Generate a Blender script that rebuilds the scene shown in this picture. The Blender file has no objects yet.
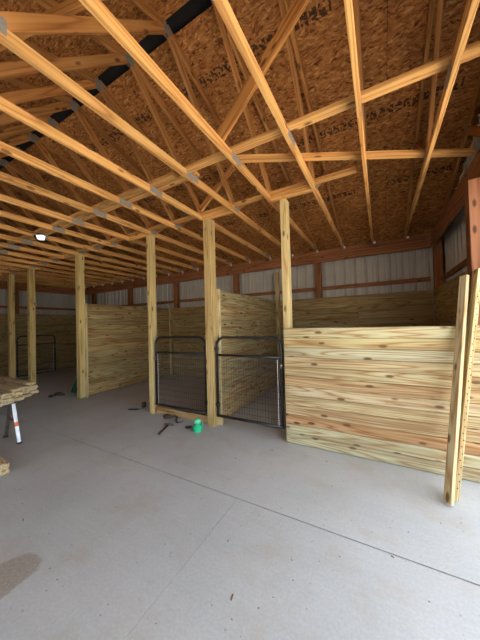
import bpy, bmesh, math, random
from mathutils import Vector, Matrix
random.seed(7)
scene = bpy.context.scene
C = scene.collection

# ------------------------------------------------------------------ camera
YAW, PITCH, ROLL, FPX = 0.5075, 0.0168, -0.0259, 252.28
fwd = Vector((-math.sin(YAW)*math.cos(PITCH), math.cos(YAW)*math.cos(PITCH), math.sin(PITCH)))
rgt = Vector((math.cos(YAW), math.sin(YAW), 0))
upv = rgt.cross(fwd)
r2 = math.cos(ROLL)*rgt + math.sin(ROLL)*upv
u2 = -math.sin(ROLL)*rgt + math.cos(ROLL)*upv
cam_data = bpy.data.cameras.new('camera')
cam = bpy.data.objects.new('camera', cam_data)
C.objects.link(cam)
M = Matrix((r2, u2, -fwd)).transposed().to_4x4()
M.translation = Vector((0, 0, 1.6))
cam.matrix_world = M
cam_data.sensor_fit = 'VERTICAL'
cam_data.sensor_height = 36
cam_data.lens = FPX/640*36
cam_data.clip_start = 0.02
cam_data.clip_end = 500
scene.camera = cam

# ------------------------------------------------------------------ sky, sun, exposure
world = bpy.data.worlds.new('sky')
scene.world = world
world.use_nodes = True
wn, wl = world.node_tree.nodes, world.node_tree.links
bg = wn['Background']
sky = wn.new('ShaderNodeTexSky')
sky.sky_type = 'NISHITA'
sky.sun_disc = False
sky.sun_elevation = math.radians(62)
sky.sun_rotation = math.radians(-21)
sky.air_density = 1.0
sky.dust_density = 2.0
hz = wn.new('ShaderNodeMix'); hz.data_type = 'RGBA'      # thin bright haze whitens the sky
hz.inputs[0].default_value = 0.55
wl.new(sky.outputs[0], hz.inputs[6])
hz.inputs[7].default_value = (3.2, 3.1, 2.95, 1)
wl.new(hz.outputs[2], bg.inputs[0])
bg.inputs[1].default_value = 0.30
sun_data = bpy.data.lights.new('sun', 'SUN')
sun_data.energy = 5.0
sun_data.angle = math.radians(0.6)
sun_data.color = (1.0, 0.95, 0.87)
sun = bpy.data.objects.new('sun', sun_data)
C.objects.link(sun)
# the sun stands behind the back wall to the left; front and right aprons lie in the barn's shade
sun.rotation_euler = Vector((0.16, -0.42, -0.89)).to_track_quat('-Z', 'Y').to_euler()
sun.location = (-8, 14, 14)
vs = scene.view_settings
vs.view_transform = 'Standard'
vs.look = 'None'
vs.gamma = 1.0
vs.use_curve_mapping = False
vs.exposure = 2.4

# ------------------------------------------------------------------ helpers
WM = {}
def link(o, parent=None, mw=None):
    C.objects.link(o)
    mw = mw if mw is not None else Matrix.Identity(4)
    WM[o.name] = mw
    if parent is not None:
        o.parent = parent
        o.matrix_basis = WM[parent.name].inverted() @ mw
    else:
        o.matrix_basis = mw
    return o
def empty(name, loc=(0, 0, 0), rz=0.0):
    o = bpy.data.objects.new(name, None)
    o.empty_display_size = 0.1
    return link(o, None, Matrix.Translation(Vector(loc)) @ Matrix.Rotation(rz, 4, 'Z'))
def tag(o, label=None, cat=None, group=None, kind=None):
    if label: o['label'] = label
    if cat: o['category'] = cat
    if group: o['group'] = group
    if kind: o['kind'] = kind
    return o
def mesh_of(name, verts, faces, mat, smooth=False):
    me = bpy.data.meshes.new(name)
    me.from_pydata([tuple(v) for v in verts], [], faces)
    me.materials.append(mat)
    if smooth:
        for p in me.polygons: p.use_smooth = True
    me.update()
    return me
def put(name, me, parent=None, mw=None, color=None):
    o = bpy.data.objects.new(name, me)
    if color: o.color = (*color, 1)
    return link(o, parent, mw)
_cache = {}
def board_mesh(L, w, h, mat, ch=0.003):
    """chamfered length of lumber, long axis = local x, w along y, h along z"""
    key = (round(L, 3), round(w, 4), round(h, 4), mat.name, ch)
    if key in _cache: return _cache[key]
    a, b = w/2, h/2
    c = min(ch, a*0.5, b*0.5)
    prof = [(-a+c, -b), (a-c, -b), (a, -b+c), (a, b-c), (a-c, b), (-a+c, b), (-a, b-c), (-a, -b+c)]
    v = [(-L/2, y, z) for y, z in prof] + [(L/2, y, z) for y, z in prof]
    f = [[i, i+8, (i+1) % 8+8, (i+1) % 8] for i in range(8)]
    f = [list(reversed(q)) for q in f]
    f += [list(range(8)), list(reversed(range(8, 16)))]
    me = mesh_of('lumber', v, f, mat)
    bm = bmesh.new(); bm.from_mesh(me)
    bmesh.ops.recalc_face_normals(bm, faces=bm.faces)
    bm.to_mesh(me); bm.free()
    _cache[key] = me
    return me
def frame(p0, p1, up=(0, 0, 1)):
    p0, p1 = Vector(p0), Vector(p1)
    X = (p1-p0).normalized()
    U = Vector(up)
    if abs(X.dot(U)) > 0.98: U = Vector((0, 1, 0))
    Y = U.cross(X).normalized()
    Z = X.cross(Y)
    m = Matrix((X, Y, Z)).transposed().to_4x4()
    m.translation = (p0+p1)/2
    return m
def beam(name, p0, p1, w, h, mat, parent=None, color=None, up=(0, 0, 1), ch=0.003):
    L = (Vector(p1)-Vector(p0)).length
    return put(name, board_mesh(L, w, h, mat, ch), parent, frame(p0, p1, up), color)
def tube_geo(pts, r, n=8, closed=False):
    pts = [Vector(p) for p in pts]
    V, F = [], []
    ref = None
    for i, p in enumerate(pts):
        a = pts[max(i-1, 0)]; b = pts[min(i+1, len(pts)-1)]
        t = (b-a).normalized()
        if ref is None:
            ref = Vector((0, 1, 0)) if abs(t.y) < 0.9 else Vector((1, 0, 0))
        s = (ref - t*ref.dot(t)).normalized()
        ref = s
        q = t.cross(s)
        rr = r[i] if isinstance(r, (list, tuple)) else r
        for k in range(n):
            an = 2*math.pi*k/n
            V.append(p + rr*(math.cos(an)*s + math.sin(an)*q))
    for i in range(len(pts)-1):
        for k in range(n):
            F.append([i*n+k, i*n+(k+1) % n, (i+1)*n+(k+1) % n, (i+1)*n+k])
    F.append(list(reversed(range(n))))
    F.append(list(range((len(pts)-1)*n, len(pts)*n)))
    return V, F
def tube(name, pts, r, mat, parent=None, n=8, base=None):
    V, F = tube_geo(pts, r, n)
    return put(name, mesh_of(name, V, F, mat, True), parent, base)
def box_geo(x0, x1, y0, y1, z0, z1):
    v = [(x, y, z) for z in (z0, z1) for y in (y0, y1) for x in (x0, x1)]
    f = [[0, 2, 3, 1], [4, 5, 7, 6], [0, 1, 5, 4], [2, 6, 7, 3], [0, 4, 6, 2], [1, 3, 7, 5]]
    return v, f
def join_geo(parts):
    V, F = [], []
    for v, f in parts:
        n = len(V)
        V += list(v)
        F += [[i+n for i in q] for q in f]
    return V, F
def bevelled_box(name, x0, x1, y0, y1, z0, z1, mat, parent=None, mw=None, bev=0.01, seg=2):
    bm = bmesh.new()
    v, f = box_geo(x0, x1, y0, y1, z0, z1)
    vs_ = [bm.verts.new(p) for p in v]
    for q in f: bm.faces.new([vs_[i] for i in q])
    bmesh.ops.bevel(bm, geom=bm.edges[:], offset=bev, segments=seg, affect='EDGES')
    me = bpy.data.meshes.new(name)
    bm.to_mesh(me); bm.free()
    me.materials.append(mat)
    return put(name, me, parent, mw)
def lathe_geo(prof, n=16):
    V, F = [], []
    for r, z in prof:
        for k in range(n):
            a = 2*math.pi*k/n
            V.append((r*math.cos(a), r*math.sin(a), z))
    for i in range(len(prof)-1):
        for k in range(n):
            F.append([i*n+k, i*n+(k+1) % n, (i+1)*n+(k+1) % n, (i+1)*n+k])
    F.append(list(reversed(range(n))))
    F.append(list(range((len(prof)-1)*n, len(prof)*n)))
    return V, F
def prism_geo(poly, t0, t1, axis='y'):
    """polygon in two axes extruded along the third"""
    n = len(poly)
    if axis == 'y': mk = lambda p, t: (p[0], t, p[1])
    elif axis == 'x': mk = lambda p, t: (t, p[0], p[1])
    else: mk = lambda p, t: (p[0], p[1], t)
    V = [mk(p, t0) for p in poly] + [mk(p, t1) for p in poly]
    F = [list(range(n)), list(reversed(range(n, 2*n)))]
    F += [[i, i+n, (i+1) % n+n, (i+1) % n] for i in range(n)]
    return V, F
def fix_normals(me):
    bm = bmesh.new(); bm.from_mesh(me)
    bmesh.ops.recalc_face_normals(bm, faces=bm.faces)
    bm.to_mesh(me); bm.free()
    return me

# ------------------------------------------------------------------ materials
class NT:
    def __init__(s, name):
        s.m = bpy.data.materials.new(name)
        s.m.use_nodes = True
        s.t = s.m.node_tree
        s.b = s.t.nodes['Principled BSDF']
    def n(s, typ, **kw):
        nd = s.t.nodes.new(typ)
        for k, v in kw.items():
            if k.startswith('i_'):
                key = k[2:]
                nd.inputs[int(key) if key.isdigit() else key].default_value = v
            else: setattr(nd, k, v)
        return nd
    def l(s, a, b): s.t.links.new(a, b)
    def ramp(s, fac, stops, interp='LINEAR'):
        r = s.n('ShaderNodeValToRGB')
        r.color_ramp.interpolation = interp
        e = r.color_ramp.elements
        while len(e) < len(stops): e.new(0.5)
        for q, (p, c) in zip(e, stops):
            q.position = p
            q.color = (*c, 1) if len(c) == 3 else c
        s.l(fac, r.inputs[0])
        return r.outputs[0]
    def mix(s, fac, a, b, mode='MIX'):
        x = s.n('ShaderNodeMix', data_type='RGBA', blend_type=mode)
        for sock, val in ((x.inputs[0], fac), (x.inputs[6], a), (x.inputs[7], b)):
            if hasattr(val, 'is_linked'): s.l(val, sock)
            elif isinstance(val, (int, float)): sock.default_value = val
            else: sock.default_value = (*val, 1)
        return x.outputs[2]
    def math(s, op, a, b=None, c=None):
        x = s.n('ShaderNodeMath', operation=op)
        for i, val in enumerate((a, b, c)):
            if val is None: continue
            if hasattr(val, 'is_linked'): s.l(val, x.inputs[i])
            else: x.inputs[i].default_value = val
        return x.outputs[0]
    def bump(s, h, strength=0.3, dist=0.01):
        b = s.n('ShaderNodeBump', i_Strength=strength, i_Distance=dist)
        s.l(h, b.inputs['Height'])
        s.l(b.outputs[0], s.b.inputs['Normal'])

def wood(name, light, mid, dark, rough=0.75, ring=9.0, knots=1.0, contrast=1.0, heart=0.35):
    T = NT(name)
    tc = T.n('ShaderNodeTexCoord'); oi = T.n('ShaderNodeObjectInfo')
    off = T.n('ShaderNodeVectorMath', operation='SCALE')
    cmb = T.n('ShaderNodeCombineXYZ')
    T.l(T.math('MULTIPLY', oi.outputs['Random'], 37.0), cmb.inputs[0])
    T.l(T.math('MULTIPLY', oi.outputs['Random'], 11.0), cmb.inputs[1])
    T.l(T.math('MULTIPLY', oi.outputs['Random'], 23.0), cmb.inputs[2])
    add = T.n('ShaderNodeVectorMath', operation='ADD')
    T.l(tc.outputs['Object'], add.inputs[0]); T.l(cmb.outputs[0], add.inputs[1])
    P = add.outputs[0]
    # cathedral grain
    mp = T.n('ShaderNodeMapping'); mp.inputs['Scale'].default_value = (0.20, 4.2, 4.2)
    T.l(P, mp.inputs[0])
    n1 = T.n('ShaderNodeTexNoise', i_Scale=2.2, i_Detail=1.2, i_Roughness=0.4)
    T.l(mp.outputs[0], n1.inputs['Vector'])
    rings = T.math('FRACT', T.math('MULTIPLY', n1.outputs[0], ring))
    tri = T.math('ABSOLUTE', T.math('SUBTRACT', rings, 0.5))
    # fine streaks
    mp2 = T.n('ShaderNodeMapping'); mp2.inputs['Scale'].default_value = (1.5, 60, 60)
    T.l(P, mp2.inputs[0])
    n2 = T.n('ShaderNodeTexNoise', i_Scale=1.0, i_Detail=3.0)
    T.l(mp2.outputs[0], n2.inputs['Vector'])
    # large tint
    n3 = T.n('ShaderNodeTexNoise', i_Scale=1.3, i_Detail=2.0)
    T.l(P, n3.inputs['Vector'])
    col = T.ramp(tri, [(0.0, dark), (0.16/contrast, mid), (0.42, light)])
    streak = T.ramp(n2.outputs[0], [(0.3, (0.72, 0.66, 0.58)), (0.62, (1.05, 1.04, 1.02))])
    col = T.mix(0.55, col, streak, 'MULTIPLY')
    tint = T.ramp(n3.outputs[0], [(0.35, (0.86, 0.84, 0.80)), (0.65, (1.06, 1.05, 1.02))])
    col = T.mix(0.8, col, tint, 'MULTIPLY')
    # reddish heartwood bands that follow the grain
    mp4 = T.n('ShaderNodeMapping'); mp4.inputs['Scale'].default_value = (0.7, 11, 11)
    T.l(P, mp4.inputs[0])
    n4 = T.n('ShaderNodeTexNoise', i_Scale=1.0, i_Detail=3.0, i_Roughness=0.6)
    T.l(mp4.outputs[0], n4.inputs['Vector'])
    col = T.mix(T.ramp(n4.outputs[0], [(0.50, (0, 0, 0)), (0.72, (heart,)*3)]), col, tuple(c*0.82 for c in dark))
    # knots
    mp3 = T.n('ShaderNodeMapping'); mp3.inputs['Scale'].default_value = (3.4, 9.0, 9.0)
    T.l(P, mp3.inputs[0])
    vo = T.n('ShaderNodeTexVoronoi', i_Scale=1.0)
    T.l(mp3.outputs[0], vo.inputs['Vector'])
    kn = T.ramp(vo.outputs['Distance'], [(0.11*knots, (1, 1, 1)), (0.20*knots, (0, 0, 0))])
    col = T.mix(kn, col, tuple(c*0.45 for c in dark))
    col = T.mix(1.0, col, oi.outputs['Color'], 'MULTIPLY')
    T.l(col, T.b.inputs['Base Color'])
    T.b.inputs['Roughness'].default_value = rough
    T.b.inputs['Specular IOR Level'].default_value = 0.25
    T.bump(n2.outputs[0], 0.12, 0.004)
    return T.m

def plain(name, col, rough=0.5, metal=0.0, var=0.12, scale=20, emit=None):
    T = NT(name)
    tc = T.n('ShaderNodeTexCoord')
    n = T.n('ShaderNodeTexNoise', i_Scale=scale, i_Detail=4.0)
    T.l(tc.outputs['Object'], n.inputs['Vector'])
    c = T.ramp(n.outputs[0], [(0.3, tuple(x*(1-var) for x in col)), (0.7, tuple(min(1, x*(1+var)) for x in col))])
    T.l(c, T.b.inputs['Base Color'])
    T.b.inputs['Roughness'].default_value = rough
    T.b.inputs['Metallic'].default_value = metal
    if emit:
        T.b.inputs['Emission Color'].default_value = (*emit[0], 1)
        T.b.inputs['Emission Strength'].default_value = emit[1]
    return T.m

M_treated = wood('treated_pine', (0.60, 0.56, 0.37), (0.53, 0.44, 0.26), (0.37, 0.225, 0.11), ring=11, contrast=0.9, heart=0.95)
M_post = wood('treated_post_pine', (0.60, 0.52, 0.30), (0.56, 0.46, 0.25), (0.40, 0.26, 0.12), ring=6, contrast=1.2, heart=0.2)
M_spf = wood('spruce_lumber', (0.76, 0.435, 0.155), (0.69, 0.365, 0.12), (0.47, 0.215, 0.068), ring=7, knots=1.0)
M_brown = wood('brown_stained_lumber', (0.34, 0.145, 0.062), (0.29, 0.115, 0.048), (0.19, 0.070, 0.03), ring=7)

def osb_mat(name, stamped):
    T = NT(name)
    tc = T.n('ShaderNodeTexCoord'); oi = T.n('ShaderNodeObjectInfo')
    cmb = T.n('ShaderNodeCombineXYZ')
    T.l(T.math('MULTIPLY', oi.outputs['Random'], 31.0), cmb.inputs[0])
    T.l(T.math('MULTIPLY', oi.outputs['Random'], 17.0), cmb.inputs[1])
    add = T.n('ShaderNodeVectorMath', operation='ADD')
    T.l(tc.outputs['Object'], add.inputs[0]); T.l(cmb.outputs[0], add.inputs[1])
    nz = T.n('ShaderNodeTexNoise', i_Scale=9.0, i_Detail=2.0)
    T.l(add.outputs[0], nz.inputs['Vector'])
    sc = T.n('ShaderNodeVectorMath', operation='SCALE'); sc.inputs[3].default_value = 0.10
    T.l(nz.outputs['Color'], sc.inputs[0])
    ad2 = T.n('ShaderNodeVectorMath', operation='ADD')
    T.l(add.outputs[0], ad2.inputs[0]); T.l(sc.outputs[0], ad2.inputs[1])
    outs = []
    for rot, s in ((0.35, (24, 62, 1)), (-0.7, (21, 56, 1)), (1.3, (22, 64, 1))):
        mp = T.n('ShaderNodeMapping')
        mp.inputs['Rotation'].default_value = (0, 0, rot)
        mp.inputs['Scale'].default_value = s
        T.l(ad2.outputs[0], mp.inputs[0])
        vo = T.n('ShaderNodeTexVoronoi', i_Scale=1.0)
        T.l(mp.outputs[0], vo.inputs['Vector'])
        sep = T.n('ShaderNodeSeparateColor')
        T.l(vo.outputs['Color'], sep.inputs[0])
        outs.append(sep.outputs[0])
    a = T.math('MAXIMUM', T.math('MULTIPLY', outs[0], 0.9), T.math('MULTIPLY', outs[1], 0.8))
    v = T.math('MULTIPLY_ADD', outs[2], 0.35, T.math('MULTIPLY', a, 0.65))
    col = T.ramp(v, [(0.15, (0.14, 0.048, 0.014)), (0.45, (0.38, 0.152, 0.042)), (0.72, (0.55, 0.245, 0.074)), (0.95, (0.74, 0.44, 0.17))])
    n3 = T.n('ShaderNodeTexNoise', i_Scale=2.0, i_Detail=3.0)
    T.l(add.outputs[0], n3.inputs['Vector'])
    col = T.mix(0.8, col, T.ramp(n3.outputs[0], [(0.35, (0.75, 0.72, 0.7)), (0.65, (1.05, 1.05, 1.05))]), 'MULTIPLY')
    if stamped:
        # printed grade stamp: an illegible line of dark block characters along the panel
        sx = T.n('ShaderNodeSeparateXYZ'); T.l(tc.outputs['Object'], sx.inputs[0])
        band = T.math('LESS_THAN', T.math('ABSOLUTE', T.math('ADD', sx.outputs[1], 0.33)), 0.055)
        xr = T.math('LESS_THAN', T.math('ABSOLUTE', T.math('ADD', sx.outputs[0], 0.2)), 0.95)
        gate = T.math('MULTIPLY', band, xr)
        mp = T.n('ShaderNodeMapping'); mp.inputs['Scale'].default_value = (26, 24, 1)
        T.l(tc.outputs['Object'], mp.inputs[0])
        ch = T.n('ShaderNodeTexNoise', i_Scale=1.0, i_Detail=0.0)
        T.l(mp.outputs[0], ch.inputs['Vector'])
        ink = T.math('GREATER_THAN', ch.outputs[0], 0.47)
        let = T.math('LESS_THAN', T.math('FRACT', T.math('MULTIPLY', sx.outputs[0], 11.0)), 0.8)
        ink = T.math('MULTIPLY', T.math('MULTIPLY', ink, let), gate)
        col = T.mix(T.math('MULTIPLY', ink, 0.82), col, (0.02, 0.016, 0.014))
    T.l(col, T.b.inputs['Base Color'])
    T.b.inputs['Roughness'].default_value = 0.8
    T.b.inputs['Specular IOR Level'].default_value = 0.2
    T.bump(v, 0.25, 0.004)
    return T.m
M_osb = osb_mat('oriented_strand_board', False)
M_osb_st = osb_mat('oriented_strand_board_printed', True)

def concrete():
    T = NT('concrete')
    g = T.n('ShaderNodeNewGeometry')
    P = g.outputs['Position']
    n1 = T.n('ShaderNodeTexNoise', i_Scale=0.9, i_Detail=6.0, i_Roughness=0.6); T.l(P, n1.inputs['Vector'])
    n2 = T.n('ShaderNodeTexNoise', i_Scale=60.0, i_Detail=3.0); T.l(P, n2.inputs['Vector'])
    mp = T.n('ShaderNodeMapping'); mp.inputs['Scale'].default_value = (2.0, 30, 1); mp.inputs['Rotation'].default_value = (0, 0, 0.25)
    T.l(P, mp.inputs[0])
    n3 = T.n('ShaderNodeTexNoise', i_Scale=1.0, i_Detail=3.0); T.l(mp.outputs[0], n3.inputs['Vector'])
    col = T.ramp(n1.outputs[0], [(0.3, (0.44, 0.455, 0.43)), (0.55, (0.50, 0.512, 0.482)), (0.75, (0.545, 0.555, 0.515))])
    col = T.mix(0.5, col, T.ramp(n2.outputs[0], [(0.35, (0.86, 0.86, 0.86)), (0.65, (1.06, 1.06, 1.06))]), 'MULTIPLY')
    col = T.mix(0.12, col, T.ramp(n3.outputs[0], [(0.4, (0.85, 0.85, 0.84)), (0.6, (1.05, 1.05, 1.05))]), 'MULTIPLY')
    # dusty brown scuffs
    n5 = T.n('ShaderNodeTexNoise', i_Scale=2.2, i_Detail=6.0, i_Roughness=0.7); T.l(P, n5.inputs['Vector'])
    col = T.mix(T.ramp(n5.outputs[0], [(0.50, (0, 0, 0)), (0.70, (0.6, 0.6, 0.6))]), col, (0.42, 0.37, 0.29))
    # dark specks
    vo = T.n('ShaderNodeTexVoronoi', i_Scale=11.0); T.l(P, vo.inputs['Vector'])
    sp = T.ramp(vo.outputs['Distance'], [(0.05, (1, 1, 1)), (0.085, (0, 0, 0))])
    n6 = T.n('ShaderNodeTexNoise', i_Scale=1.7, i_Detail=1.0); T.l(P, n6.inputs['Vector'])
    gate = T.ramp(n6.outputs[0], [(0.5, (0, 0, 0)), (0.6, (1, 1, 1))])
    col = T.mix(T.mix(1.0, sp, gate, 'MULTIPLY'), col, (0.15, 0.12, 0.09))
    # a damp brown stain with an outline of its own
    n4 = T.n('ShaderNodeTexNoise', i_Scale=5.0, i_Detail=4.0); T.l(P, n4.inputs['Vector'])
    m2 = T.n('ShaderNodeMapping', vector_type='TEXTURE')
    m2.inputs['Location'].default_value = (-2.17, 0.67, 0)
    m2.inputs['Rotation'].default_value = (0, 0, math.radians(78))
    m2.inputs['Scale'].default_value = (0.21, 0.15, 1)
    T.l(P, m2.inputs[0])
    ln = T.n('ShaderNodeVectorMath', operation='LENGTH'); T.l(m2.outputs[0], ln.inputs[0])
    d = T.math('MULTIPLY_ADD', n4.outputs[0], 0.7, ln.outputs['Value'])
    st = T.ramp(d, [(0.60, (1, 1, 1)), (0.66, (0, 0, 0))])
    d2 = T.math('MULTIPLY', d, 0.5)
    st = T.ramp(d2, [(0.64, (0.75, 0.75, 0.75)), (0.70, (0, 0, 0))])
    col = T.mix(st, col, T.ramp(n2.outputs[0], [(0.3, (0.25, 0.215, 0.16)), (0.7, (0.38, 0.33, 0.25))]))
    T.l(col, T.b.inputs['Base Color'])
    T.b.inputs['Roughness'].default_value = 0.72
    T.b.inputs['Specular IOR Level'].default_value = 0.3
    T.bump(n2.outputs[0], 0.12, 0.004)
    return T.m
M_conc = concrete()
M_joint = plain('joint_sand', (0.10, 0.10, 0.10), 0.9)
M_metal = plain('white_painted_steel', (0.44, 0.42, 0.375), 0.45, 0.0, 0.05, 6)
M_black = plain('black_powder_coat', (0.012, 0.012, 0.013), 0.4)
M_wire = plain('black_wire', (0.02, 0.02, 0.022), 0.45)
M_zinc = plain('galvanised_steel', (0.27, 0.25, 0.22), 0.65, 0.3, 0.15, 40)
M_tie = plain('bright_zinc', (0.75, 0.75, 0.73), 0.5, 0.2)
M_vent = plain('black_ridge_vent', (0.005, 0.005, 0.005), 0.9)
M_alu = plain('silver_aluminium', (0.72, 0.76, 0.80), 0.35, 0.5)
M_orange = plain('orange_sticker', (0.75, 0.18, 0.05), 0.5)
M_red = plain('dark_red_paint', (0.22, 0.03, 0.03), 0.5)
M_rubber = plain('black_rubber', (0.015, 0.015, 0.015), 0.7)
M_green = plain('glossy_green_plastic', (0.02, 0.50, 0.22), 0.12, 0.0, 0.2, 14)
M_green_l = plain('pale_green_plastic', (0.12, 0.68, 0.40), 0.15, 0.0, 0.2, 14)
M_dgreen = plain('dark_green_paint', (0.01, 0.085, 0.045), 0.5)
M_tool = plain('dark_brown_leather', (0.045, 0.025, 0.02), 0.6)
M_steel = plain('dull_tool_steel', (0.22, 0.21, 0.20), 0.35, 0.8)
M_lamp = plain('white_lamp_lens', (0.85, 0.85, 0.82), 0.3, 0.0, 0.02, 10, ((1.0, 0.97, 0.90), 0.25))
M_white = plain('white_plastic', (0.80, 0.80, 0.78), 0.4)
M_gravel = plain('pale_gravel', (0.50, 0.45, 0.37), 0.95, 0.0, 0.35, 30)
M_chip = plain('wood_chip', (0.20, 0.12, 0.06), 0.9, 0.0, 0.4, 9)
M_ground = M_gravel

def wcol(base=1.0, sat=0.06):
    b = base*random.uniform(0.86, 1.10)
    t = random.uniform(-sat, sat)
    return (b*(1+t), b, b*(1-t))

# ------------------------------------------------------------------ building dimensions (metres)
XR, XL = 0.92, -11.30        # inner lining faces of the end walls
YB = 6.17                    # inner face of the back wall
YR = 1.96                    # ridge line
YF = 2*YR-YB                 # front wall
SL = 1/3
HB = 3.30                    # underside of the truss bottom chords
def z_low(y):  return 3.33 + SL*(YB-(y if y > YR else 2*YR-y))     # underside of the top chords
def z_osb(y):  return z_low(y)+0.094
def z_wall(y): return z_osb(y)-0.001

# ------------------------------------------------------------------ floor
floor = tag(empty('floor', (0, 0, 0)), kind='structure')
v, f = box_geo(XL-0.3, XR+0.28, YF-0.28, YB+0.28, -0.16, -0.014)
put('slab_base', mesh_of('slab_base', v, f, M_joint), floor)
g = 0.006
ys = (YF-0.28, 2.02, YB+0.28)
xs_near = (XL-0.3, -7.3, -4.25, -1.197, XR+0.28)
xs_far = (XL-0.3, -7.3, XR+0.28)
for (y0, y1, xs) in ((ys[0], ys[1], xs_near), (ys[1], ys[2], xs_far)):
    for x0, x1 in zip(xs[:-1], xs[1:]):
        v, f = box_geo(x0+0.0012, x1-0.0012, y0+g, y1-g, -0.0135, 0.0)
        put('concrete_slab', mesh_of('concrete_slab', v, f, M_conc), floor)
# ground outside
bm = bmesh.new()
hole = (XL-0.3, XR+0.28, YF-0.28, YB+0.28)
big = 60
gv, gf = [], []
for (x0, x1, y0, y1) in ((-big, big, -big, hole[2]), (-big, big, hole[3], big), (-big, hole[0], hole[2], hole[3]), (hole[1], big, hole[2], hole[3])):
    n = len(gv)
    gv += [(x0, y0, -0.02), (x1, y0, -0.02), (x1, y1, -0.02), (x0, y1, -0.02)]
    gf.append([n, n+1, n+2, n+3])
bm.free()
tag(put('ground', mesh_of('ground', gv, gf, M_gravel)), kind='structure')

# ------------------------------------------------------------------ walls
def sheets(parent, axis, pos, a0, a1, top, bottom, sign):
    """ribbed steel sheets about 0.91 m wide along an axis; each sheet one child; ribs point inwards by sign"""
    pitch, rib = 0.2286, 0.032
    a = a0
    while a < a1-0.02:
        e = min(a+0.914, a1)
        prof = []
        t = a
        while t < e-1e-4:
            for dt, h in ((0, 0), (0.010, rib*0.3), (0.020, 0), (0.070, 0), (0.090, rib), (0.112, rib), (0.132, 0)):
                if t+dt < e: prof.append((t+dt, h))
            t += pitch
        prof.append((e, 0))
        V, F = [], []
        for (q, h) in prof:
            b = bottom((a+e)/2); tp = top(q)
            if axis == 'x':
                V += [(q, pos+sign*h, b), (q, pos+sign*h, tp)]
            else:
                V += [(pos+sign*h, q, b), (pos+sign*h, q, tp)]
        for i in range(len(prof)-1):
            F.append([2*i, 2*i+2, 2*i+3, 2*i+1])
        put('metal_sheet', mesh_of('metal_sheet', V, F, M_metal), parent)
        a = e
PW, PT = 0.127, 0.038        # lining plank cover width and thickness
NROW = 17
def lining(parent, p0, p1, rows, up, z0=0.02, joints=(), color=None, name='plank'):
    """courses of horizontal planks from p0 to p1 (xy), butt joints alternate between the given fractions"""
    a, b = Vector((*p0, 0)), Vector((*p1, 0))
    L = (b-a).length
    for r in range(rows):
        z = z0 + (r+0.5)*PW
        cuts = [0.0] + [j for k, j in enumerate(joints) if (k+r) % 2 == 0] + [1.0]
        for c0, c1 in zip(cuts[:-1], cuts[1:]):
            q0 = a.lerp(b, c0); q1 = a.lerp(b, c1)
            d = (q1-q0).normalized()*0.0015
            q0 = q0+d; q1 = q1-d
            jit = random.uniform(-0.0015, 0.0015)
            nrm = Vector((-(b-a).y, (b-a).x, 0)).normalized()*jit
            col = color(r) if color else tuple(a*b for a, b in zip(wcol(0.66, 0.06), (1.0, 0.90, 0.70)))
            beam(name, (q0.x+nrm.x, q0.y+nrm.y, z), (q1.x+nrm.x, q1.y+nrm.y, z), PT, PW-0.003, M_treated, parent, col, ch=0.006)

# back wall
wb = tag(empty('wall_back', ((XL+XR)/2, YB, 0)), kind='structure')
sheets(wb, 'x', YB+0.25, XL-0.25, XR+0.25, lambda q: z_wall(YB+0.25), lambda q: 0.0, -1)
for x in (-1.28, -3.58, -5.88, -8.18, -10.48):
    beam('wall_post', (x, YB+0.115, 0), (x, YB+0.115, 3.30), 0.14, 0.14, M_brown, wb, wcol())
for x0, x1 in ((XL, -6.0), (-6.0, XR)):
    for z in (0.8, 1.6, 2.42):
        beam('girt', (x0, YB+0.205, z), (x1, YB+0.205, z), 0.038, 0.089, M_brown, wb, wcol())
    beam('top_plate', (x0, YB+0.021, 3.16), (x1, YB+0.021, 3.16), 0.042, 0.278, M_brown, wb, (1.0, 1.0, 1.0))
lining(wb, (XL+0.04, YB+0.021), (XR-0.005, YB+0.021), NROW, None, joints=(0.16, 0.31, 0.46, 0.60, 0.77, 0.89))

# right end wall with the wide door opening beside the camera
OY0, OY1, OZ = -2.0, 3.36, 3.02
wr = tag(empty('wall_right', (XR, (YF+YB)/2, 0)), kind='structure')
sheets(wr, 'y', XR+0.25, YF-0.25, OY0, z_wall, lambda q: 0.0, -1)
sheets(wr, 'y', XR+0.25, OY0, OY1, z_wall, lambda q: OZ+0.02, -1)
sheets(wr, 'y', XR+0.25, OY1, YB+0.25, z_wall, lambda q: 0.0, -1)
for y in (YF+0.10,):
    beam('wall_post', (XR+0.115, y, 0), (XR+0.115, y, 3.30), 0.14, 0.14, M_brown, wr, wcol())
beam('jamb_post', (0.90, 3.47, 0), (0.90, 3.47, 3.02), 0.14, 0.14, M_brown, wr, (0.85, 0.88, 1.0))
beam('light_stop_board', (XR+0.15, OY0-0.2, OZ+0.019), (XR+0.15, OY1+0.1, OZ+0.019), 0.20, 0.036, M_brown, wr, wcol())  # unseen board added to keep ground bounce light off the end truss
beam('corner_post', (XR+0.115, YB+0.115, 0), (XR+0.115, YB+0.115, 3.30), 0.14, 0.14, M_brown, wr, wcol())
for z in (0.8, 1.6, 2.42):
    beam('girt', (XR+0.205, OY1+0.05, z), (XR+0.205, YB, z), 0.038, 0.089, M_brown, wr, wcol())
beam('top_plate', (XR+0.021, YF, 3.16), (XR+0.021, YB-0.002, 3.16), 0.042, 0.278, M_brown, wr, (1, 1, 1))
lining(wr, (XR+0.021, 3.545), (XR+0.021, YB-0.002), NROW, None)

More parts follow.
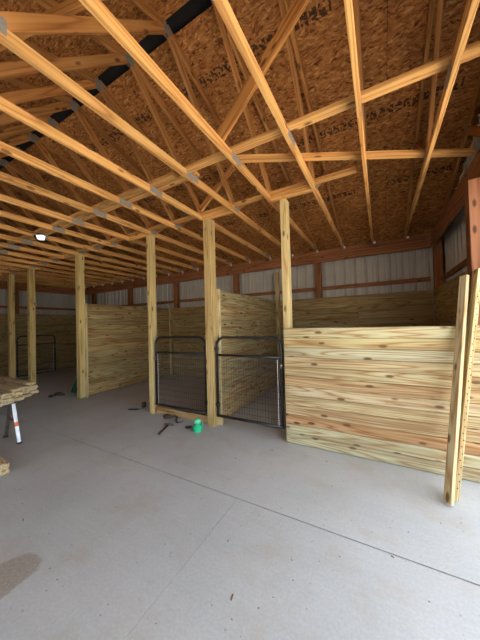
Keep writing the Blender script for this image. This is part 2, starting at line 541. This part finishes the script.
# left end wall
wle = tag(empty('wall_left', (XL, (YF+YB)/2, 0)), kind='structure')
sheets(wle, 'y', XL-0.25, YF-0.25, YB+0.25, z_wall, lambda q: 0.0, 1)
for y in (YF+0.07, 0.0, 1.96, 4.0):
    beam('wall_post', (XL-0.115, y, 0), (XL-0.115, y, 3.30), 0.14, 0.14, M_brown, wle, wcol())
beam('corner_post', (XL-0.115, YB+0.115, 0), (XL-0.115, YB+0.115, 3.30), 0.14, 0.14, M_brown, wle, wcol())
for z in (0.8, 1.6, 2.42):
    beam('girt', (XL-0.205, YF, z), (XL-0.205, YB, z), 0.038, 0.089, M_brown, wle, wcol())
beam('top_plate', (XL-0.021, YF, 3.16), (XL-0.021, YB-0.002, 3.16), 0.042, 0.278, M_brown, wle, (1, 1, 1))
lining(wle, (XL-0.021, YF+0.03), (XL-0.021, YB-0.002), NROW, None, joints=(0.22, 0.43, 0.61, 0.8))

# front wall (behind the camera) with an unseen opening added to brighten the left floor
wf = tag(empty('wall_front', ((XL+XR)/2, YF, 0)), kind='structure')
FX0, FX1, FZ = -5.0, -2.9, 2.35
sheets(wf, 'x', YF-0.25, XL-0.25, FX0, lambda q: z_wall(YF-0.25), lambda q: 0.0, 1)
sheets(wf, 'x', YF-0.25, FX0, FX1, lambda q: z_wall(YF-0.25), lambda q: FZ, 1)
sheets(wf, 'x', YF-0.25, FX1, XR+0.25, lambda q: z_wall(YF-0.25), lambda q: 0.0, 1)
for x in (-1.28, FX1+0.07, FX0-0.07, -6.6, -8.5, -10.9):
    beam('wall_post', (x, YF-0.115, 0), (x, YF-0.115, 3.30), 0.14, 0.14, M_brown, wf, wcol())
for x0, x1 in ((XL, FX0), (FX1, XR)):
    for z in (0.8, 1.6, 2.42):
        beam('girt', (x0, YF-0.205, z), (x1, YF-0.205, z), 0.038, 0.089, M_brown, wf, wcol())
for x0, x1 in ((XL, -6.0), (-6.0, XR)):
    beam('top_plate', (x0, YF-0.021, 3.16), (x1, YF-0.021, 3.16), 0.042, 0.278, M_brown, wf, (1, 1, 1))

# ------------------------------------------------------------------ roof deck = ceiling
ceil = tag(empty('ceiling', ((XL+XR)/2, YR, z_osb(YR))), kind='structure')
cosr = math.cos(math.atan(SL))
rows = [2.06, 2.26, 3.42, 4.575, 5.73, 6.62]
for side in (1, -1):
    for ri, (ya, yb) in enumerate(zip(rows[:-1] if side > 0 else [1.985]+rows[1:-1], rows[1:])):
        x = XR+0.45 - (1.22 if ri % 2 else 0.0)
        edges = [XR+0.45]
        if ri % 2: edges.append(x)
        while edges[-1] > XL-0.4:
            edges.append(edges[-1]-2.438)
        for x1, x0 in zip(edges[:-1], edges[1:]):
            ym = (ya+yb)/2
            yy = ym if side > 0 else 2*YR-ym
            D = (yb-ya)/cosr-0.004
            W = x1-x0-0.004
            key = ('osb', round(W, 3), round(D, 3), ri in (1, 2, 3))
            if key not in _cache:
                v, f = box_geo(-W/2, W/2, -D/2, D/2, 0, 0.012)
                _cache[key] = mesh_of('osb_panel', v, f, M_osb_st if ri in (1, 2, 3) else M_osb)
            mw = Matrix.Translation(((x0+x1)/2, yy, z_osb(yy)+0.001)) @ Matrix.Rotation(-side*math.atan(SL), 4, 'X')
            if side < 0: pass
            put('osb_panel', _cache[key], ceil, mw)
for side in (1, -1):
    x1 = XR+0.45
    while x1 > XL-0.39:
        x0 = max(x1-0.914, XL-0.40)
        D = 4.62/cosr
        ym = (2.10+6.72)/2 if side > 0 else 2*YR-(2.10+6.72)/2
        v, f = box_geo(-(x1-x0)/2, (x1-x0)/2, -D/2, D/2, 0.016, 0.022)
        v2, f2 = box_geo((x1-x0)/2-0.03, (x1-x0)/2, -D/2, D/2, 0.022, 0.045)
        put('roof_sheet', mesh_of('roof_sheet', *join_geo([(v, f), (v2, f2)]), M_vent), ceil, Matrix.Translation(((x0+x1)/2, ym, z_osb(ym))) @ Matrix.Rotation(-side*math.atan(SL), 4, 'X'))
        x1 = x0
zc = z_osb(YR)
V, F = prism_geo([(YR-0.34, zc-0.060), (YR, zc+0.060), (YR+0.34, zc-0.060), (YR+0.34, zc-0.045), (YR, zc+0.080), (YR-0.34, zc-0.045)], XL-0.4, XR+0.45, 'x')
put('ridge_vent', fix_normals(mesh_of('ridge_vent', V, F, M_vent)), ceil)

# ------------------------------------------------------------------ roof trusses
TX = [0.50-0.5996*k for k in range(20)]
YJ = 3.36                      # web joint on the bottom chord (back half)
ordw = ['first', 'second', 'third', 'fourth', 'fifth', 'sixth', 'seventh', 'eighth', 'ninth', 'tenth', 'eleventh', 'twelfth',
        'thirteenth', 'fourteenth', 'fifteenth', 'sixteenth', 'seventeenth', 'eighteenth', 'nineteenth', 'twentieth', 'twenty-first', 'twenty-second']
def truss(x, idx):
    t = empty('roof_truss', (x, YB, HB))
    cb = wcol(1.0, 0.04)
    beam('bottom_chord', (x, YF-0.06, HB+0.0445), (x, 2.32, HB+0.0445), 0.038, 0.089, M_spf, t, cb)
    beam('bottom_chord', (x, 2.322, HB+0.0445), (x, YB+0.06, HB+0.0445), 0.038, 0.089, M_spf, t, wcol(1.0, 0.04))
    for s in (1, -1):
        my = (lambda y: y) if s > 0 else (lambda y: 2*YR-y)
        zc_ = lambda y: z_low(y)+0.0465
        beam('top_chord', (x, my(YR+0.001), zc_(my(YR+0.001))), (x, my(6.50), 3.33+SL*(YB-6.50)+0.0465), 0.038, 0.089, M_spf, t, tuple(a*b for a, b in zip(wcol(0.66, 0.04), (1.05, 0.92, 0.85))))  # top chords and webs tinted darker and redder to mimic weaker light up there
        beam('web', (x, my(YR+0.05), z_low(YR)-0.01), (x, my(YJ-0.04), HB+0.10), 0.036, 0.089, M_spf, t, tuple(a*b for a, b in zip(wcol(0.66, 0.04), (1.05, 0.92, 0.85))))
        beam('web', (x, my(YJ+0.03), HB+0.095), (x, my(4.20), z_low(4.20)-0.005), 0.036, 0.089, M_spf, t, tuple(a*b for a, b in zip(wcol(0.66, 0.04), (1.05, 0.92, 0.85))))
        for (y, z, ly, lz) in ((YJ, HB+0.085, 0.14, 0.10), (4.2, z_low(4.2)+0.02, 0.10, 0.08), (6.0, HB+0.07, 0.18, 0.08)):
            for d in (1, -1):
                k = ('gp', ly, lz)
                if k not in _cache:
                    v, f = box_geo(-0.001, 0.001, -ly/2, ly/2, -lz/2, lz/2)
                    _cache[k] = mesh_of('gusset_plate', v, f, M_zinc)
                put('gusset_plate', _cache[k], t, Matrix.Translation((x+d*0.0203, my(y), z)))
    for (y, z, ly, lz) in ((2.32, HB+0.045, 0.20, 0.076), (YR, z_low(YR)+0.01, 0.11, 0.10)):
        for d in (1, -1):
            k = ('gp', ly, lz)
            if k not in _cache:
                v, f = box_geo(-0.001, 0.001, -ly/2, ly/2, -lz/2, lz/2)
                _cache[k] = mesh_of('gusset_plate', v, f, M_zinc)
            put('gusset_plate', _cache[k], t, Matrix.Translation((x+d*0.0203, y, z)))
    # hurricane tie onto the back plate
    k = 'tie'
    if k not in _cache:
        _cache[k] = mesh_of('metal_tie', *join_geo([box_geo(0.020, 0.024, -0.015, 0.02, -0.04, 0.05), box_geo(0.020, 0.060, -0.015, -0.011, -0.04, 0.006)]), M_tie)
    put('metal_tie', _cache[k], t, Matrix.Translation((x, YB-0.016, HB)))
    tag(t, 'wooden W-web roof truss, %s from the end wall behind the leaning boards' % ordw[idx], 'roof truss', 'roof trusses')
    return t
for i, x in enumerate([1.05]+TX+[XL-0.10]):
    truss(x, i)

# ------------------------------------------------------------------ braces on the trusses
ZT = HB+0.089
def brace(name, p0, p1, w, h, label, color=None, up=(0, 0, 1), group=None):
    return tag(beam(name, p0, p1, w, h, M_spf, None, color or wcol(1.0, 0.04), up), label, 'brace', group)
brace('lateral_brace', (1.0, 2.26, ZT+0.0195), (-2.0, 2.26, ZT+0.0195), 0.089, 0.038, 'long flat board over the truss chords crossing the steep diagonal brace')
brace('lateral_brace', (-1.85, 2.37, ZT+0.0195), (-6.2, 2.37, ZT+0.0195), 0.089, 0.038, 'flat board over the truss chords, lapped beside the board near the lamp')
brace('lateral_brace', (-2.1, 2.26, ZT+0.0195), (-11.1, 2.26, ZT+0.0195), 0.089, 0.038, 'longest flat board over the truss chords, passing above the ceiling lamp')
brace('lateral_brace', (-0.20, 3.30, ZT+0.0195), (-5.1, 3.30, ZT+0.0195), 0.089, 0.038, 'flat board over the truss chords above the gate posts')
brace('lateral_brace', (-5.11, 3.30, ZT+0.0195), (-11.1, 3.30, ZT+0.0195), 0.089, 0.038, 'flat board over the truss chords above the dark far stall posts')
brace('diagonal_brace', (0.93, 3.63, ZT+0.0195), (-1.36, 2.37, ZT+0.0195), 0.089, 0.038, 'flat board laid slantwise across the chords over the front stall')
brace('diagonal_brace', (-1.42, 2.13, ZT+0.05), (-0.34, 2.13, 4.50), 0.038, 0.125, 'steep diagonal brace climbing from the chords to the ridge', (0.85, 0.74, 0.62))
brace('diagonal_brace', (-2.44, 3.20, ZT+0.05), (-1.72, 3.02, 3.80), 0.038, 0.089, 'short diagonal brace rising beside the web above the gate post', (0.9, 0.84, 0.78))
brace('diagonal_brace', (-2.65, 0.80, 3.88), (-1.20, 1.52, 4.53), 0.038, 0.089, 'diagonal brace on the near webs under the front roof slope', (0.75, 0.66, 0.56))

# ------------------------------------------------------------------ interior posts
def post(x, y, wx, wy, blk, label, col):
    me = board_mesh(HB, wy, wx, M_post, 0.006)
    mw = Matrix.Translation((x, y, HB/2)) @ Matrix.Rotation(-math.pi/2, 4, 'Y')
    o = put('support_post', me, None, mw, col)
    if blk:
        beam('top_block', (blk[0]+0.022, 3.30, HB+0.044), (blk[1]-0.022, 3.30, HB+0.044), 0.06, 0.086, M_spf, o, (1.0, 1.0, 0.95))
    return tag(o, label, 'post', 'stall posts')
def TXb(k): return (TX[k+1], TX[k])
post(-1.12, 3.377, 0.090, 0.140, TXb(2), 'slim tan wooden post rising behind the left end of plank stall front', (1.06, 1.0, 0.86))
post(-2.392, 3.34, 0.140, 0.140, TXb(4), 'thick tan wooden post between the two black mesh gates', (0.98, 0.88, 0.70))
post(-3.74, 3.34, 0.090, 0.140, (TX[8], TX[7]), 'slim tan wooden post at the latch side of the dim mesh gate', (1.06, 1.0, 0.82))
p80 = post(-6.113, 3.34, 0.140, 0.140, (TX[12], TX[11]), 'thick wooden post ending the plank partition by dark green object', (1.0, 0.94, 0.72))
post(-8.543, 3.34, 0.140, 0.140, (TX[16], TX[15]), 'knotty wooden post standing before the swung-open gate', (1.0, 0.94, 0.72))
post(-9.849, 3.34, 0.140, 0.140, (TX[18], TX[17]), 'wooden post carrying the swung-open black gate', (1.0, 0.92, 0.72))

v, f = lathe_geo([(0.014, 0.0), (0.016, 0.004), (0.012, 0.010)], 10)
wt = put('white_tag', mesh_of('white_tag', v, f, M_white), p80, Matrix.Translation((-6.155, 3.27, 2.07)) @ Matrix.Rotation(math.pi/2, 4, 'X'))
wt['label'] = 'small white tag'

# ------------------------------------------------------------------ stall front of the right stall
sf = tag(empty('stall_half_wall', (-0.12, 3.29, 0)), 'low plank stall front of pale green and reddish treated boards', 'stall wall')
fc = [(1.0, 1.08, 1.10), (1.0, 1.06, 1.06), (0.92, 0.66, 0.52), (0.95, 0.82, 0.72), (1.0, 0.95, 0.86), (1.04, 0.97, 0.95),
      (0.92, 0.76, 0.64), (0.98, 0.95, 0.85), (1.0, 0.93, 0.84), (0.98, 1.04, 1.08), (1.04, 0.96, 0.76), (1.02, 1.03, 0.95)]
lining(sf, (-1.146, 3.284), (XR-0.006, 3.284), 12, None, z0=0.004, color=lambda r: tuple(0.93*c for c in fc[r]))
beam('end_nailer', (XR-0.03, 3.325, 0.0), (XR-0.03, 3.325, 1.50), 0.038, 0.038, M_treated, sf, wcol())

# ------------------------------------------------------------------ plank partitions between the stalls
def partition(x, label):
    p = tag(empty('stall_partition', (x, 4.8, 0)), label, 'partition', 'plank partitions')
    lining(p, (x, 3.415), (x, YB-0.003), NROW, None, color=lambda r: tuple(a*b for a, b in zip(wcol(0.80, 0.08), (1.02, 0.92, 0.72))))
    beam('end_trim', (x+0.041, 3.405, 0.0), (x+0.041, 3.405, 2.18), 0.038, 0.089, M_treated, p, (1.08, 1.05, 0.95), up=(1, 0, 0))
    beam('corner_post', (x+0.065, YB-0.05, 0.0), (x+0.065, YB-0.05, 2.9 if x > -4 else 2.16), 0.09, 0.09, M_treated, p, (0.9, 0.85, 0.7))
    return p
partition(-2.341, 'tall plank partition running back behind the brightly lit mesh gate')
partition(-6.062, 'tall plank partition beside the open stall bay, dark tools near its foot')

# ------------------------------------------------------------------ gates
def gate(origin, rz, w, label, strip_end):
    g_ = tag(empty('stall_gate', origin, rz), label, 'gate', 'black mesh stall gates')
    mw = WM[g_.name]
    z0, z1, R, r = 0.17, 1.40, 0.13, 0.021
    pts = [(0.03, 0, z0), (0.03, 0, z1-R)]
    for k in range(1, 7):
        a = math.pi - k*math.pi/12
        pts.append((0.03+R+R*math.cos(a), 0, z1-R+R*math.sin(a)))
    for k in range(0, 7):
        a = math.pi/2 - k*math.pi/12
        pts.append((w-0.03-R+R*math.cos(a), 0, z1-R+R*math.sin(a)))
    pts.append((w-0.03, 0, z0))
    tube('frame', pts, r, M_black, g_, 10, mw)
    tube('bottom_rail', [(0.01, 0, z0), (w-0.01, 0, z0)], r, M_black, g_, 10, mw)
    tube('middle_rail', [(0.03, 0, 1.125), (w-0.03, 0, 1.125)], r*0.95, M_black, g_, 10, mw)
    parts = []
    n = int((w-0.10)/0.042)
    for k in range(1, n+1):
        x = 0.03 + (w-0.06)*k/(n+1)
        parts.append(tube_geo([(x, 0.0, z0), (x, 0.0, 1.125)], 0.0024, 4))
    for k in range(1, 10):
        z = z0 + (1.125-z0)*k/10
        parts.append(tube_geo([(0.03, 0.003, z), (w-0.03, 0.003, z)], 0.0024, 4))
    wm = put('wire_mesh', mesh_of('wire_mesh', *join_geo(parts), M_wire), g_, mw)
    wm['kind'] = 'stuff'
    # pale lacing along the latch stile
    lx = w-0.085 if strip_end else 0.085
    lp = []
    for k in range(30):
        z = z0+0.02 + (1.08-z0)*k/30
        lp.append(box_geo(lx-0.004, lx+0.004, -0.012, -0.006, z, z+0.018))
    ls = put('lacing_strip', mesh_of('lacing_strip', *join_geo(lp), M_white), g_, mw)
    ls['label'] = 'pale dotted lacing strip'
    hx = 0.0 if strip_end else w
    for z in (0.34, 1.22):
        s = 1 if strip_end else -1
        put('hinge', mesh_of('hinge', *join_geo([tube_geo([(hx+s*0.03, 0, z-0.03), (hx+s*0.03, 0, z+0.03)], 0.030, 10), tube_geo([(hx+s*0.02, 0, z), (hx-s*0.016, 0, z)], 0.010, 8)]), M_black, True), g_, mw)
    lx2 = w-0.03 if strip_end else 0.03
    s = 1 if strip_end else -1
    put('latch', mesh_of('latch', *join_geo([tube_geo([(lx2, -0.02, 0.98), (lx2, -0.02, 1.05)], 0.016, 8), tube_geo([(lx2-s*0.02, -0.024, 1.02), (lx2+s*0.028, -0.024, 1.02)], 0.007, 8)]), M_steel, True), g_, mw)
    return g_
gate((-2.305, 3.315, 0), 0, 1.125, 'black mesh gate closed between thick post and plank stall front', True)
gate((-3.675, 3.325, 0), 0, 1.195, 'black mesh gate closed before the dim stall with hammer at its foot', False)
gate((-9.80, 3.4275, 0), math.radians(93), 1.12, 'black mesh gate swung open inside the far dark stall', True)
# threshold boards
o = beam('sill_board', (-3.69, 3.37, 0.055), (-2.465, 3.37, 0.055), 0.038, 0.11, M_treated, None, (0.9, 0.72, 0.55))
tag(o, 'short brown sill board on the floor below the dim mesh gate', 'board')

# ------------------------------------------------------------------ leaning lumber
def leaner(foot, top, w, h, up, label, col, holes=False):
    o = beam('leaning_board', foot, top, w, h, M_treated, None, col, up)
    tag(o, label, 'board', 'boards leaning on the stall front')
    if holes:
        L = (Vector(top)-Vector(foot)).length
        parts = []
        for k in range(34):
            x = -L/2+0.10 + k*(L-0.16)/34
            V, F = lathe_geo([(0.0058, 0), (0.0058, 0.0006)], 8)
            parts.append(([(p[0]+x, p[1]+(0.006 if k % 2 else -0.004), -h/2-0.0002-p[2]) for p in V], F))
        hh = put('nail_hole', mesh_of('nail_hole', *join_geo(parts), M_rubber), o, WM[o.name])
        hh['kind'] = 'stuff'
    return o
leaner((0.463, 2.765, 0.02), (0.760, 3.345, 2.03), 0.038, 0.072, (-0.6, 0.8, 0.0), 'narrow plain board leaning on the plank stall front, shorter of the pair', (1.0, 0.96, 0.86))
leaner((0.515, 2.86, 0.02), (0.862, 3.345, 2.08), 0.040, 0.089, (-0.25, 0.95, 0.0), 'taller leaning board with a dotted row of nail holes along its edge', (1.12, 1.10, 0.90), True)

# ------------------------------------------------------------------ lamp and its cord
lamp = tag(empty('ceiling_lamp', (-5.24, 2.20, HB)), 'small white lamp hanging below the truss chords', 'lamp')
lm = WM[lamp.name]
v, f = lathe_geo([(0.055, 0.0), (0.06, -0.02), (0.035, -0.03)], 14)
put('mount', fix_normals(mesh_of('mount', v, f, M_black)), lamp, lm)
v, f = prism_geo([(-0.055, -0.03), (0.055, -0.03), (0.036, -0.10), (-0.036, -0.10)], -0.036, 0.036, 'y')
put('lens', fix_normals(mesh_of('lens', v, f, M_lamp)), lamp, lm @ Matrix.Rotation(YAW, 4, 'Z'))
v, f = prism_geo([(-0.10, -0.025), (-0.057, -0.03), (-0.040, -0.10), (-0.07, -0.10)], -0.045, 0.045, 'y')
put('side_guard', fix_normals(mesh_of('side_guard', v, f, M_black)), lamp, lm @ Matrix.Rotation(YAW, 4, 'Z'))
cp = []
a, b = Vector((-5.24, 2.20, HB-0.004)), Vector((-4.75, 1.2, HB+0.07))
for k in range(15):
    t_ = k/14
    p_ = a.lerp(b, t_); p_.z -= 0.10*math.sin(math.pi*t_)
    cp.append(p_)
tag(tube('lamp_cord', cp, 0.006, M_rubber, None, 6), 'thin dark cord drooping from the ceiling lamp', 'cord')

# ------------------------------------------------------------------ sawhorse with lumber
sh = tag(empty('sawhorse', (-4.73, 1.2, 0)), 'folding metal sawhorse with silver legs under the lumber pile', 'sawhorse')
SH = 0.60
beam('top_beam', (-4.73, 0.70, SH-0.035), (-4.73, 1.68, SH-0.035), 0.07, 0.07, M_black, sh)
for y in (0.80, 1.60):
    for s, m in ((1, M_alu), (-1, M_steel)):
        lg = beam('leg', (-4.73+s*0.045, y, SH-0.07), (-4.73+s*0.225, y, 0.012), 0.028, 0.040, m, sh, up=(0, 1, 0))
        bevelled_box('rubber_foot', -0.032, 0.032, -0.026, 0.026, 0, 0.022, M_rubber, lg, Matrix.Translation((-4.73+s*0.23, y, 0)), 0.006)
        if s > 0:
            d = Vector((0.18, 0, -(SH-0.082))).normalized()
            c = Vector((-4.73+0.045, y, SH-0.07)) + d*0.29
            st = beam('sticker', c-d*0.030, c+d*0.030, 0.031, 0.043, M_orange, lg, up=(0, 1, 0))
            st['label'] = 'orange sticker'
    beam('crossbar', (-4.73-0.135, y, 0.30), (-4.73+0.135, y, 0.30), 0.012, 0.03, M_red, sh)
def lumber(c, L, w, h, ang, label, group, col, mat=M_treated, name='lumber_board'):
    d = Vector((math.cos(ang), math.sin(ang), 0))
    c = Vector(c)
    return tag(beam(name, c-d*L/2, c+d*L/2, w, h, mat, None, col), label, 'board', group)
stack = []
layer_ends = [[-4.36, -4.42, -4.50, -4.62, -4.78], [-4.42, -4.40, -4.56, -4.70, -4.84], [-4.33, -4.44, -4.52, -4.68, -4.80], [-4.40, -4.38, -4.60, -4.66, -4.88]]
lay = ['bottom layer', 'second layer', 'third layer', 'top layer']
cnt = ['first', 'second', 'third', 'fourth', 'fifth']
for li, ends in enumerate(layer_ends):
    for bi, e in enumerate(ends):
        y = 1.30 + bi*0.145 + random.uniform(-0.003, 0.003)
        L = 1.9
        lumber((e-L/2, y, SH+0.0195+li*0.0388), L, 0.138, 0.0385, random.uniform(-0.02, 0.02)*0, 'treated board in the %s of the sawhorse pile, %s from its camera side' % (lay[li], cnt[bi]), 'lumber pile on the sawhorse', wcol(0.95, 0.1))
for li in range(3):
    lumber((-4.66-0.02*(li % 2), 1.155, 0.0195+li*0.0388), 1.92, 0.138, 0.0385, 0, 'pale board in the low floor pile, %s layer' % ('bottom', 'second', 'third', 'top')[li], 'low lumber pile on the floor', (1.18, 1.12, 1.08))

# ------------------------------------------------------------------ small things on the floor
# hammer
hd = Vector((-3.04, 3.00, 0)); he = Vector((-2.90, 2.67, 0))
ham = tag(empty('hammer', ((hd+he)/2)), 'dark claw hammer lying on concrete before the dim gate', 'hammer')
dr = (he-hd).normalized(); sd = Vector((-dr.y, dr.x, 0))
tube('handle', [hd+Vector((0, 0, 0.016)), hd+dr*0.18+Vector((0, 0, 0.014)), he+Vector((0, 0, 0.016))], [0.016, 0.015, 0.021], M_tool, ham, 8)
V, F = tube_geo([hd-sd*0.055+Vector((0, 0, 0.018)), hd-sd*0.025+Vector((0, 0, 0.018)), hd+Vector((0, 0, 0.018)), hd+sd*0.05+dr*0.004+Vector((0, 0, 0.018)), hd+sd*0.095+dr*0.035+Vector((0, 0, 0.014))], [0.021, 0.018, 0.022, 0.018, 0.008], 8)
put('head', mesh_of('head', V, F, M_steel, True), ham)
# green bottle
gb = tag(empty('green_bottle', (-2.46, 3.02, 0)), 'shiny bright green plastic bottle on the floor by the thick gate post', 'bottle')
gm = WM[gb.name]
V, F = lathe_geo([(0.060, 0.0), (0.068, 0.01), (0.068, 0.075), (0.060, 0.095), (0.030, 0.112), (0.028, 0.125)], 20)
put('body', mesh_of('body', V, F, M_green, True), gb, gm)
V, F = lathe_geo([(0.034, 0.122), (0.050, 0.132), (0.052, 0.165), (0.044, 0.182), (0.020, 0.192)], 20)
put('cap', mesh_of('cap', V, F, M_green_l, True), gb, gm)
tube('handle', [(0.030, 0.0, 0.125), (0.075, 0.0, 0.135), (0.085, 0.0, 0.095), (0.066, 0.0, 0.05)], 0.008, M_green, gb, 8, gm @ Matrix.Rotation(0.4, 4, 'Z'))
# small black thing beside it
tl = tag(empty('small_black_object', (-2.66, 3.05, 0)), 'small black object lying left of the green bottle on concrete', 'tool')
tm = WM[tl.name] @ Matrix.Rotation(0.6, 4, 'Z')
bevelled_box('body', -0.05, 0.05, -0.02, 0.02, 0, 0.035, M_rubber, tl, tm, 0.010)
tube('tip', [(0.045, 0, 0.018), (0.11, 0, 0.012)], [0.010, 0.004], M_steel, tl, 8, tm)
# strap and pouch
sp_ = tag(empty('tool_pouch', (-3.29, 3.22, 0)), 'dark tool pouch with curled strap lying before the sill board', 'tool pouch')
sm = WM[sp_.name]
V, F = lathe_geo([(0.035, 0.0), (0.052, 0.008), (0.056, 0.035), (0.042, 0.060), (0.018, 0.072)], 14)
put('pouch', mesh_of('pouch', [(p[0]*1.5, p[1]*1.0, p[2]) for p in V], F, M_tool, True), sp_, sm)
pts = []
for k in range(13):
    t_ = k/12
    pts.append((0.05+0.30*t_, -0.02+0.09*math.sin(t_*5.0), 0.012+0.022*abs(math.sin(t_*6))))
tube('strap', pts, 0.015, M_tool, sp_, 6, sm)
tube('buckle', [(0.30, -0.09, 0.012), (0.36, -0.06, 0.014), (0.37, 0.0, 0.014)], 0.008, M_steel, sp_, 6, sm)
# knife and brown scrap by the slim post
kn = tag(empty('utility_knife', (-4.20, 3.26, 0)), 'black curved handled knife lying left of the slim latch post', 'knife')
km = WM[kn.name] @ Matrix.Rotation(0.25, 4, 'Z')
tube('handle', [(-0.11, -0.02, 0.014), (-0.04, -0.012, 0.014), (0.04, 0.005, 0.014), (0.09, 0.03, 0.014)], [0.013, 0.016, 0.015, 0.011], M_rubber, kn, 8, km)
V, F = prism_geo([(0.085, 0.024), (0.17, 0.07), (0.15, 0.075), (0.08, 0.042)], 0.010, 0.014, 'z')
put('blade', fix_normals(mesh_of('blade', V, F, M_steel)), kn, km)
wbk = bevelled_box('wood_scrap', -0.03, 0.03, -0.045, 0.045, 0, 0.10, M_tool, None, Matrix.Translation((-4.16, 3.46, 0)) @ Matrix.Rotation(0.5, 4, 'Z'), 0.008)
tag(wbk, 'small brown block standing behind the black knife', 'block')
# dark tool near the partition post
dtl = tag(empty('hand_tool', (-6.80, 3.20, 0)), 'small dark brown tool lying in front of the dark green object', 'tool')
dm = WM[dtl.name] @ Matrix.Rotation(0.5, 4, 'Z')
tube('body', [(-0.11, 0, 0.036), (-0.02, 0, 0.042), (0.07, 0, 0.036), (0.13, 0, 0.024)], [0.030, 0.040, 0.034, 0.012], M_tool, dtl, 10, dm)
tube('grip', [(-0.04, 0.0, 0.032), (-0.07, -0.08, 0.028), (-0.10, -0.13, 0.028)], [0.024, 0.022, 0.026], M_rubber, dtl, 8, dm)
bevelled_box('base', -0.14, -0.06, -0.19, -0.13, 0, 0.055, M_rubber, dtl, dm, 0.010)
# dark green leaning blade-like thing behind the post
V, F = prism_geo([(0, 0), (0.17, 0), (0.20, 0.10), (0.34, 0.50), (0.30, 0.52), (0.06, 0.12)], -0.015, 0.015, 'y')
gl = put('green_pointed_object', fix_normals(mesh_of('green_pointed_object', V, F, M_dgreen)), None, Matrix.Translation((-6.84, 3.48, 0)) @ Matrix.Rotation(0.15, 4, 'Z'))
tag(gl, 'dark green pointed object leaning beside the partition post', 'leaning object')
# wood crumbs scattered over the slab
rnd = random.Random(3)
parts = []
for k in range(260):
    x = rnd.uniform(-4.2, 0.85); y = rnd.uniform(0.9, 3.2)
    s = rnd.uniform(0.0015, 0.004) if k > 9 else rnd.uniform(0.006, 0.009)
    v, f = box_geo(-s*rnd.uniform(0.8, 2.2), s*rnd.uniform(0.8, 2), -s*0.5, s*0.5, 0, s*0.35)
    a = rnd.uniform(0, 3.14)
    parts.append(([(x+p[0]*math.cos(a)-p[1]*math.sin(a), y+p[0]*math.sin(a)+p[1]*math.cos(a), p[2]+0.0003) for p in v], f))
ch_ = put('wood_crumbs', mesh_of('wood_crumbs', *join_geo(parts), M_chip))
tag(ch_, 'scattered wood crumbs and chips on the concrete', 'debris', kind='stuff')
